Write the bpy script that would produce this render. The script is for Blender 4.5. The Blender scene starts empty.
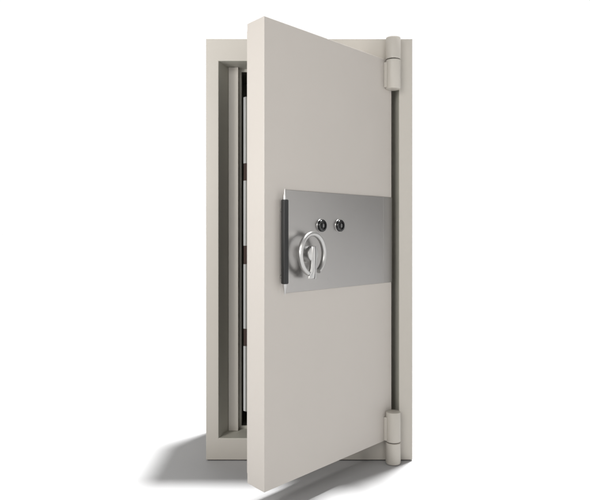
import bpy, bmesh, math
from mathutils import Vector, Matrix
U=0.0032; GZ=228.5*U; F=617.0; PX=295.0; PY=232.5            # one unit = one photo pixel at the body front plane
S=bpy.context.scene; C=S.collection
def P(x,y,z): return Vector((x*U, y*U, z*U+GZ))   # y: + = behind body front, z relative to eye level

# ---------------------------------------------------------------- materials
def mat(name, col, rough=.5, metal=0., bump=0., bscale=400., stretch=None, mottling=.03, coat=0., rvar=.06):
    m=bpy.data.materials.new(name); m.use_nodes=True; nt=m.node_tree; N=nt.nodes; L=nt.links
    b=N['Principled BSDF']; b.inputs['Metallic'].default_value=metal
    b.inputs['Coat Weight'].default_value=coat; b.inputs['Coat Roughness'].default_value=.25
    tc=N.new('ShaderNodeTexCoord'); mp=N.new('ShaderNodeMapping'); L.new(tc.outputs['Object'],mp.inputs['Vector'])
    if stretch: mp.inputs['Scale'].default_value=stretch
    n1=N.new('ShaderNodeTexNoise'); n1.inputs['Scale'].default_value=3.5; n1.inputs['Detail'].default_value=5
    L.new(tc.outputs['Object'],n1.inputs['Vector'])
    r=N.new('ShaderNodeMapRange'); r.inputs['From Min'].default_value=.3; r.inputs['From Max'].default_value=.7
    r.inputs['To Min'].default_value=1-mottling; r.inputs['To Max'].default_value=1+mottling
    L.new(n1.outputs['Fac'],r.inputs['Value'])
    mx=N.new('ShaderNodeVectorMath'); mx.operation='SCALE'; mx.inputs[0].default_value=col
    L.new(r.outputs['Result'],mx.inputs['Scale']); L.new(mx.outputs['Vector'],b.inputs['Base Color'])
    n2=N.new('ShaderNodeTexNoise'); n2.inputs['Scale'].default_value=bscale; n2.inputs['Detail'].default_value=3
    L.new(mp.outputs['Vector'],n2.inputs['Vector'])
    rr=N.new('ShaderNodeMapRange'); rr.inputs['To Min'].default_value=rough-rvar; rr.inputs['To Max'].default_value=rough+rvar
    L.new((n2 if metal>.5 else n1).outputs['Fac'],rr.inputs['Value']); L.new(rr.outputs['Result'],b.inputs['Roughness'])
    if bump:
        bp=N.new('ShaderNodeBump'); bp.inputs['Strength'].default_value=bump; bp.inputs['Distance'].default_value=.0006
        L.new(n2.outputs['Fac'],bp.inputs['Height']); L.new(bp.outputs['Normal'],b.inputs['Normal'])
    return m
paint = mat('grey_beige_enamel',(.475,.447,.402),.42,0,.10,700,None,.012)
paintd= mat('grey_beige_door_enamel',(.475,.443,.407),.40,0,.10,700,None,.012)
jambm = mat('jamb_enamel',(.475,.462,.405),.5,0,.08,500,None,.03)
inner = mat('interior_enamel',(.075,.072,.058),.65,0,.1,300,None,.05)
steel = mat('brushed_steel_plate',(.345,.335,.325),.33,1.,.22,60,(1,1,22),.03,rvar=.08)
chrome= mat('satin_chrome',(.47,.465,.455),.36,1.,.03,300,None,.01,rvar=.03)
boltm = mat('zinc_bolt_steel',(.34,.34,.33),.42,.6,.05,200,(8,8,1),.04)
boltside=mat('bolt_shoulder_steel',(.13,.13,.115),.5,.3,.05,200,None,.04)
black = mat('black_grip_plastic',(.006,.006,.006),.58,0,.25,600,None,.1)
gloss = mat('black_lock_cap',(.008,.008,.008),.22,0,0,100,None,.0)
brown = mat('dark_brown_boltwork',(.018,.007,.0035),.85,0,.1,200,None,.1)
floorm= mat('studio_floor_paper',(.42,.42,.423),.85,0,.05,500,None,.004)

# ---------------------------------------------------------------- helpers
def link(name,bm,mats,parent=None,smooth=False,bev=0,seg=3):
    bmesh.ops.recalc_face_normals(bm,faces=bm.faces)
    me=bpy.data.meshes.new(name); bm.to_mesh(me); bm.free()
    o=bpy.data.objects.new(name,me); C.objects.link(o)
    for m in (mats if isinstance(mats,(list,tuple)) else [mats]): me.materials.append(m)
    if parent: o.parent=parent
    if smooth:
        for p in me.polygons: p.use_smooth=True
        try: me.set_sharp_from_angle(angle=math.radians(38))
        except Exception: pass
    if bev:
        md=o.modifiers.new('Bevel','BEVEL'); md.width=bev*U; md.segments=seg; md.limit_method='ANGLE'; md.angle_limit=math.radians(30)
        md.harden_normals=False
        for p in me.polygons: p.use_smooth=True
        w=o.modifiers.new('WN','WEIGHTED_NORMAL'); w.keep_sharp=False
    return o
def hexa(bm,pts,mi=0):
    """8 points: 4 of the near loop, 4 of the far loop"""
    v=[bm.verts.new(p) for p in pts]
    for f in ((0,1,2,3),(7,6,5,4),(0,4,5,1),(1,5,6,2),(2,6,7,3),(3,7,4,0)):
        bm.faces.new([v[i] for i in f]).material_index=mi
    return v
def box(bm,x0,x1,y0,y1,z0,z1,T=None,mi=0):
    T=T or P
    hexa(bm,[T(x0,y0,z0),T(x1,y0,z0),T(x1,y0,z1),T(x0,y0,z1),T(x0,y1,z0),T(x1,y1,z0),T(x1,y1,z1),T(x0,y1,z1)],mi)
def lathe(bm,prof,T,seg=48,mi=0,axis='y',caps=True):
    """prof: list of (r, t). axis 'y': t runs along y; 'z': along z. T(x,y,z)"""
    rings=[]
    for r,t in prof:
        ring=[]
        for i in range(seg):
            a=2*math.pi*i/seg
            ring.append(bm.verts.new(T(r*math.cos(a),t,r*math.sin(a)) if axis=='y' else T(r*math.cos(a),r*math.sin(a),t)))
        rings.append(ring)
    for a,b in zip(rings,rings[1:]):
        for i in range(seg):
            bm.faces.new((a[i],a[(i+1)%seg],b[(i+1)%seg],b[i])).material_index=mi
    if caps:
        bm.faces.new(rings[0]).material_index=mi; bm.faces.new(rings[-1]).material_index=mi

# ---------------------------------------------------------------- floor
bm=bmesh.new(); R=200
bm.faces.new([bm.verts.new(v) for v in ((-R,-R,0),(R,-R,0),(R,R,0),(-R,R,0))])
fl=link('floor',bm,floorm); fl['kind']='structure'

# ---------------------------------------------------------------- the safe
BX0,BX1,BZ0,BZ1=-89.,117.4,-227.6,194.0
OX0,OX1,OZ0,OZ1=-76.5,104.,-205.7,171.6
BD=100.            # body depth
safe=bpy.data.objects.new('safe',None); C.objects.link(safe)
safe.location=(0,0,0); safe['label']='tall grey beige steel safe standing with its thick door half open'; safe['category']='safe'
safe.empty_display_size=.2

# carcass: closed shell with a stepped opening (built as nested loops)
bm=bmesh.new()
def loop(x0,x1,z0,z1,y): return [bm.verts.new(P(x,y,z)) for x,z in ((x0,z0),(x1,z0),(x1,z1),(x0,z1))]
def bridge(a,b,mi=0):
    for i in range(4):
        bm.faces.new((a[i],a[(i+1)%4],b[(i+1)%4],b[i])).material_index=mi
Lb=loop(BX0,BX1,BZ0,BZ1,BD); Lf=loop(BX0,BX1,BZ0,BZ1,0)
L1=loop(OX0,OX1,OZ0,OZ1,0)
L2=loop(-69.1,OX1-3.5,OZ0,OZ1,22)          # slanting free side jamb
L3=loop(-69.1,OX1-3.5,OZ0,OZ1,31)
L4=loop(-55.8,93,OZ0+3.,OZ1-3.2,31)
L5=loop(-55.8,93,OZ0+3.,OZ1-3.2,40)
L6=loop(-66,100,OZ0+3.,OZ1-3.2,40)
L7=loop(-66,100,OZ0+3.,OZ1-3.2,BD-14)
bm.faces.new(Lb)
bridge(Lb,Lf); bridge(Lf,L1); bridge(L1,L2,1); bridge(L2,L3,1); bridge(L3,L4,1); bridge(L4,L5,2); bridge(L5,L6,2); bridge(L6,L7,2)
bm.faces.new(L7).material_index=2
body=link('body',bm,[paint,jambm,inner],safe,bev=.7)
# plinth pad, set back so the front edge leaves a thin dark line over the floor
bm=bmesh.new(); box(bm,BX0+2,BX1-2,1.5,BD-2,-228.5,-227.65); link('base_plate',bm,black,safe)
# vertical locking post in the recess on the free side
bm=bmesh.new(); box(bm,-68.9,-58.8,22,30.8,OZ0+.2,OZ1-.2); link('door_stop',bm,paint,safe,bev=.4)

# ---------------------------------------------------------------- door, in its own frame (origin on the hinge axis)
ANG=math.radians(47.2); AX,AY=97.0,-7.0
door=bpy.data.meshes.new('tmp')
def D(x,y,z): return Vector((x*U,y*U,z*U))       # x<0 towards the free edge, y>0 towards the back, z rel. to eye level
FY=6.0; W0=-172.2; W1=6.; TH=23.7; DZ0,DZ1=-205.8,171.3
BV=3.8
bm=bmesh.new()
hexa(bm,[D(W0,FY,DZ0),D(W1,FY,DZ0),D(W1,FY,DZ1),D(W0,FY,DZ1),
         D(W0+BV,FY+TH,DZ0),D(W1-2,FY+TH,DZ0),D(W1-2,FY+TH,DZ1),D(W0+BV,FY+TH,DZ1)])
door=link('door',bm,paintd,safe,bev=.4,seg=3)
door.location=P(AX,AY,0); door.rotation_euler=(0,0,ANG)
# from a photo position to (x, z) on the door face, h in front of it (only used to read sizes off)
def scr(px_,py_=250.,h=0.):
    k=px_-PX; c,s_=math.cos(ANG),math.sin(ANG)
    X0=AX-s_*FY+s_*h; F0=-AY-c*FY+c*h
    t=(F*X0-k*(F-F0))/(F*c-k*s_)
    dep=F-F0-t*s_
    return -t,(PY-py_)*dep/F
bm=bmesh.new()
box(bm,W0+BV+2.0,W1-8,FY+TH,FY+TH+2.6,DZ0+7,DZ1-5,D)
link('rear_plate',bm,paintd,door,bev=.3)
# four flat locking bolts on the free edge, boltwork box behind them
def zat(y): return (PY-y)*(F-115)/F
bm=bmesh.new()
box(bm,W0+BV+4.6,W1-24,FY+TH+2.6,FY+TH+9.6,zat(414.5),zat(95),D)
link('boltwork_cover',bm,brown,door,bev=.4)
for ya,yb in ((94.1,161.8),(179.4,246.0),(264.8,330.8),(348.5,415.0)):
    bm=bmesh.new()
    box(bm,W0+BV+2.9,W0+16,FY+TH+2.6,FY+TH+4.8,zat(yb),zat(ya),D,1)
    box(bm,W0+BV+2.5,W0+20,FY+TH+4.8,FY+TH+7.5,zat(yb),zat(ya),D,0)
    link('locking_bolt',bm,[boltm,boltside],door,bev=.25,seg=2)
# brushed steel lock plate with cover strip at the hinge end
bm=bmesh.new(); xl,zt_=scr(284.6,189.6); zb_=scr(284.6,293.2)[1]; xs=scr(382.7)[0]
box(bm,xl,xs-.1,FY-.9,FY+.2,zb_,zt_,D); link('lock_plate',bm,steel,door,bev=.25)
bm=bmesh.new(); box(bm,xs+.1,W1-.2,FY-.75,FY+.2,zb_,zt_,D); link('edge_strip',bm,steel,door,bev=.2)
# grip bar: black sleeve on a steel rod with pointed ends
def DT(cx,cy,cz): return lambda x,y,z: D(cx+x,cy+y,cz+z)
bm=bmesh.new()
gx=scr(284.9,0,4.2)[0]; gz=lambda y: scr(284.9,y,4.2)[1]
T=DT(gx,FY-4.2,0)
def rrect(w,d,r,z,n=5):
    pts=[]
    for sx,sy,a0 in ((1,1,0),(-1,1,90),(-1,-1,180),(1,-1,270)):
        for i in range(n+1):
            a=math.radians(a0+90*i/n); pts.append(bm.verts.new(T(sx*(w-r)+r*math.cos(a),sy*(d-r)+r*math.sin(a),z)))
    return pts
prev=None
for k,(sc,z) in enumerate(((.8,gz(284)),(1,gz(283.2)),(1,gz(200.3)),(.8,gz(199.5)))):
    r=rrect(2.5*sc,2.3*sc,1.1*sc,z)
    if prev:
        for i in range(len(r)): bm.faces.new((prev[i],prev[(i+1)%len(r)],r[(i+1)%len(r)],r[i])).material_index=0
    else: bm.faces.new(r)
    prev=r
bm.faces.new(prev)
for sgn,z0,z1 in ((1,gz(199.8),gz(188.6)),(-1,gz(283.8),gz(294.6))):
    lathe(bm,[(1.7,z0),(1.6,z0+sgn*2.2),(.95,z0+(z1-z0)*.62),(.35,z1)],T,24,1,'z')
for z in (-36,18): # standoffs to the plate
    lathe(bm,[(1.6,1),(1.6,4.0)],DT(gx,FY-4.2,z),20,1,'y')
link('grip_bar',bm,[black,chrome],door,smooth=True)
# small countersunk screws
for q in (scr(327.2,201.6),scr(327.5,278.8)):
    bm=bmesh.new(); lathe(bm,[(0.95,-.95),(1.0,-.8),(1.0,.1)],DT(q[0],FY,q[1]),20,0,'y'); link('screw',bm,steel,door,smooth=True)
# two key locks: chrome collar, black cap with a raised key boss
for px_ in (321.9,340.0):
    q=scr(px_,225.7,2.); T=DT(q[0],FY,q[1])
    bm=bmesh.new()
    lathe(bm,[(5.3,-.8),(5.45,-1.2),(5.4,-2.9),(4.9,-3.6),(3.6,-3.7),(3.4,-2.8),(2.6,-2.8)],T,48,0,'y')
    lathe(bm,[(2.3,-2.2),(2.3,-3.5),(2.0,-3.8)],T,32,1,'y')
    box(bm,-.3,.3,-3.95,-3.7,-1.4,1.4,T,2)
    link('key_lock',bm,[gloss,black,chrome],door,smooth=True)
    bm=bmesh.new()
    lathe(bm,[(6.0,-.7),(6.0,-1.3),(5.7,-1.7),(4.6,-1.7)],T,48,0,'y')
    link('lock_rosette',bm,chrome,door,smooth=True)
# ring handle: hub, open ring, flared centre tongue
h=9.5; q=scr(312.4,254,h); RC=DT(q[0],FY,q[1]); OV=.88
bm=bmesh.new()
lathe(bm,[(7.4,-.7),(7.3,-1.2),(6.8,-1.6),(6.6,-2.4),(6.6,-9.6),(6.1,-10.6),(5.0,-10.9)],RC,56,0,'y')
Rm,rt=16.9,2.15
a0,a1=math.radians(-90+30),math.radians(270-22)
n=84; seg=20; rings=[]
for i in range(n+1):
    a=a0+(a1-a0)*i/n
    ring=[]
    for j in range(seg):
        b=2*math.pi*j/seg
        rr=Rm+rt*math.cos(b)
        ring.append(bm.verts.new(RC(rr*OV*math.cos(a),-h+rt*1.15*math.sin(b),rr*math.sin(a))))
    rings.append(ring)
for a,b in zip(rings,rings[1:]):
    for j in range(seg): bm.faces.new((a[j],a[(j+1)%seg],b[(j+1)%seg],b[j]))
bm.faces.new(rings[0]); bm.faces.new(rings[-1])
# tongue: two mirrored halves meeting in a fine groove, flaring to the ring's open ends
def tongue(sg):
    prof=[(6.3,4.6,3.2),(3.,4.6,3.6),(-4,4.5,3.5),(-11,4.5,3.3),(-15,4.6,3.1),(-18.6,4.8,2.8),(-20.8,4.9,2.4)] if sg>0 else [(6.2,3.4,3.2),(3.,4.3,3.6),(-4,3.7,3.4),(-11,3.9,3.3),(-15,5.2,3.1),(-18.2,6.4,2.6),(-20.4,6.6,2.0)]
    loops=[]
    for z,w,d in prof:
        pts=[(.28,-h-d*.75),(w*.55,-h-d*.70),(w*.92,-h-d*.3),(w,-h+.4),(w*.85,-h+d*.55),(.28,-h+d*.6)]
        loops.append([bm.verts.new(RC(sg*x*OV+.8,y,z)) for x,y in pts])
    m=len(loops[0])
    for a,b in zip(loops,loops[1:]):
        for j in range(m): bm.faces.new((a[j],a[(j+1)%m],b[(j+1)%m],b[j]))
    bm.faces.new(loops[0]); bm.faces.new(loops[-1])
tongue(1); tongue(-1)
link('ring_handle',bm,chrome,door,smooth=True)

# ---------------------------------------------------------------- hinges
def hinge(zt,zm,zb,doorlower):
    R_=7.35
    T=lambda x,y,z: P(AX+x,AY+y-.3,z)
    bm=bmesh.new()
    lathe(bm,[(R_-1.2,zb),(R_-.35,zb+.35),(R_,zb+1.2),(R_,zm-1.0),(R_-.5,zm-.45)],T,56,0,'z')
    lo=bm
    top=bmesh.new()
    bm_=top
    lathe(top,[(R_-.5,zm+.45),(R_,zm+1.0),(R_,zt-1.2),(R_-.35,zt-.35),(R_-1.2,zt)],T,56,0,'z')
    hg=link('hinge',lo if doorlower else top,paint,safe,smooth=True)
    kn=link('knuckle',top if doorlower else lo,paint,hg,smooth=True)
    b=bmesh.new(); lathe(b,[(R_-2.2,zm-.6),(R_-2.2,zm+.6)],T,32,0,'z'); link('washer',b,black,hg,smooth=True)
    return hg
hs=(F-15)/F
zz=lambda y:(PY-y)*hs
h1=hinge(zz(35.2),zz(57.6),zz(87.6),True)
h2=hinge(zz(413.6),zz(444.2),-228.0,False)
for z0,z1 in ((zz(85.8),zz(60.5)),(zz(442.6),zz(419))):      # leaf plates welded to the door face
    bm=bmesh.new(); box(bm,-7.7,-1,FY-3.4,FY-.05,z0,z1,D); link('hinge_leaf',bm,paint,door,bev=.5)

# ---------------------------------------------------------------- camera
cam=bpy.data.cameras.new('camera'); co=bpy.data.objects.new('camera',cam); C.objects.link(co); S.camera=co
cam.sensor_width=36; cam.lens=F/590*36; cam.shift_y=(PY-250)/590; cam.clip_end=500
co.location=(0,-F*U,GZ); co.rotation_euler=(math.radians(90),0,0)

# ---------------------------------------------------------------- light
w=bpy.data.worlds.new('World'); S.world=w; w.use_nodes=True; nt=w.node_tree; N=nt.nodes; L=nt.links
bg=N['Background']; tc=N.new('ShaderNodeTexCoord'); sp=N.new('ShaderNodeSeparateXYZ'); L.new(tc.outputs['Generated'],sp.inputs[0])
cr=N.new('ShaderNodeMapRange'); cr.interpolation_type='SMOOTHSTEP'
cr.inputs['From Min'].default_value=.2; cr.inputs['From Max'].default_value=.78
cr.inputs['To Min'].default_value=.20; cr.inputs['To Max'].default_value=1.02
L.new(sp.outputs['Y'],cr.inputs['Value']); L.new(cr.outputs['Result'],bg.inputs['Strength']); bg.inputs['Color'].default_value=(1,1,1,1)
def aim(o,d): o.rotation_euler=Vector(d).to_track_quat('-Z','Y').to_euler()
s=bpy.data.lights.new('overhead_key','SUN'); s.energy=6.6; s.angle=math.radians(4.2); so=bpy.data.objects.new('overhead_key',s); C.objects.link(so); so.location=(1,1,4)
aim(so,(-50,-59,-422))
def area(name,loc,target,sx_,sy_,e,col=(1,1,1)):
    a=bpy.data.lights.new(name,'AREA'); a.shape='RECTANGLE'; a.size=sx_; a.size_y=sy_; a.energy=e; a.color=col
    o=bpy.data.objects.new(name,a); C.objects.link(o); o.location=loc; aim(o,Vector(target)-Vector(loc)); return o
area('left_softbox',(-1.02,-1.12,1.06),(-.12,-.42,.95),.20,.40,11,(1,.985,.965))
area('front_softbox',(-1.5,-3.5,1.9),(0,0,.8),1.6,1.3,50,(1,.985,.96))
area('added_right_fill',(.62,-1.5,1.0),(-.05,-.38,.8),.6,1.3,4.2,(1,.985,.965))  # unseen fill, added to brighten the door front towards its free edge
area('added_side_fill',(3.0,-.75,1.25),(0,-.3,.85),1.4,2.4,11,(1,.985,.965))  # unseen light added for the lock plate to reflect, fading towards the hinge

# ---------------------------------------------------------------- render
S.render.engine='CYCLES'
S.view_settings.view_transform='Standard'; S.view_settings.look='None'; S.view_settings.exposure=0; S.view_settings.gamma=1
S.cycles.max_bounces=8; S.cycles.sample_clamp_indirect=8
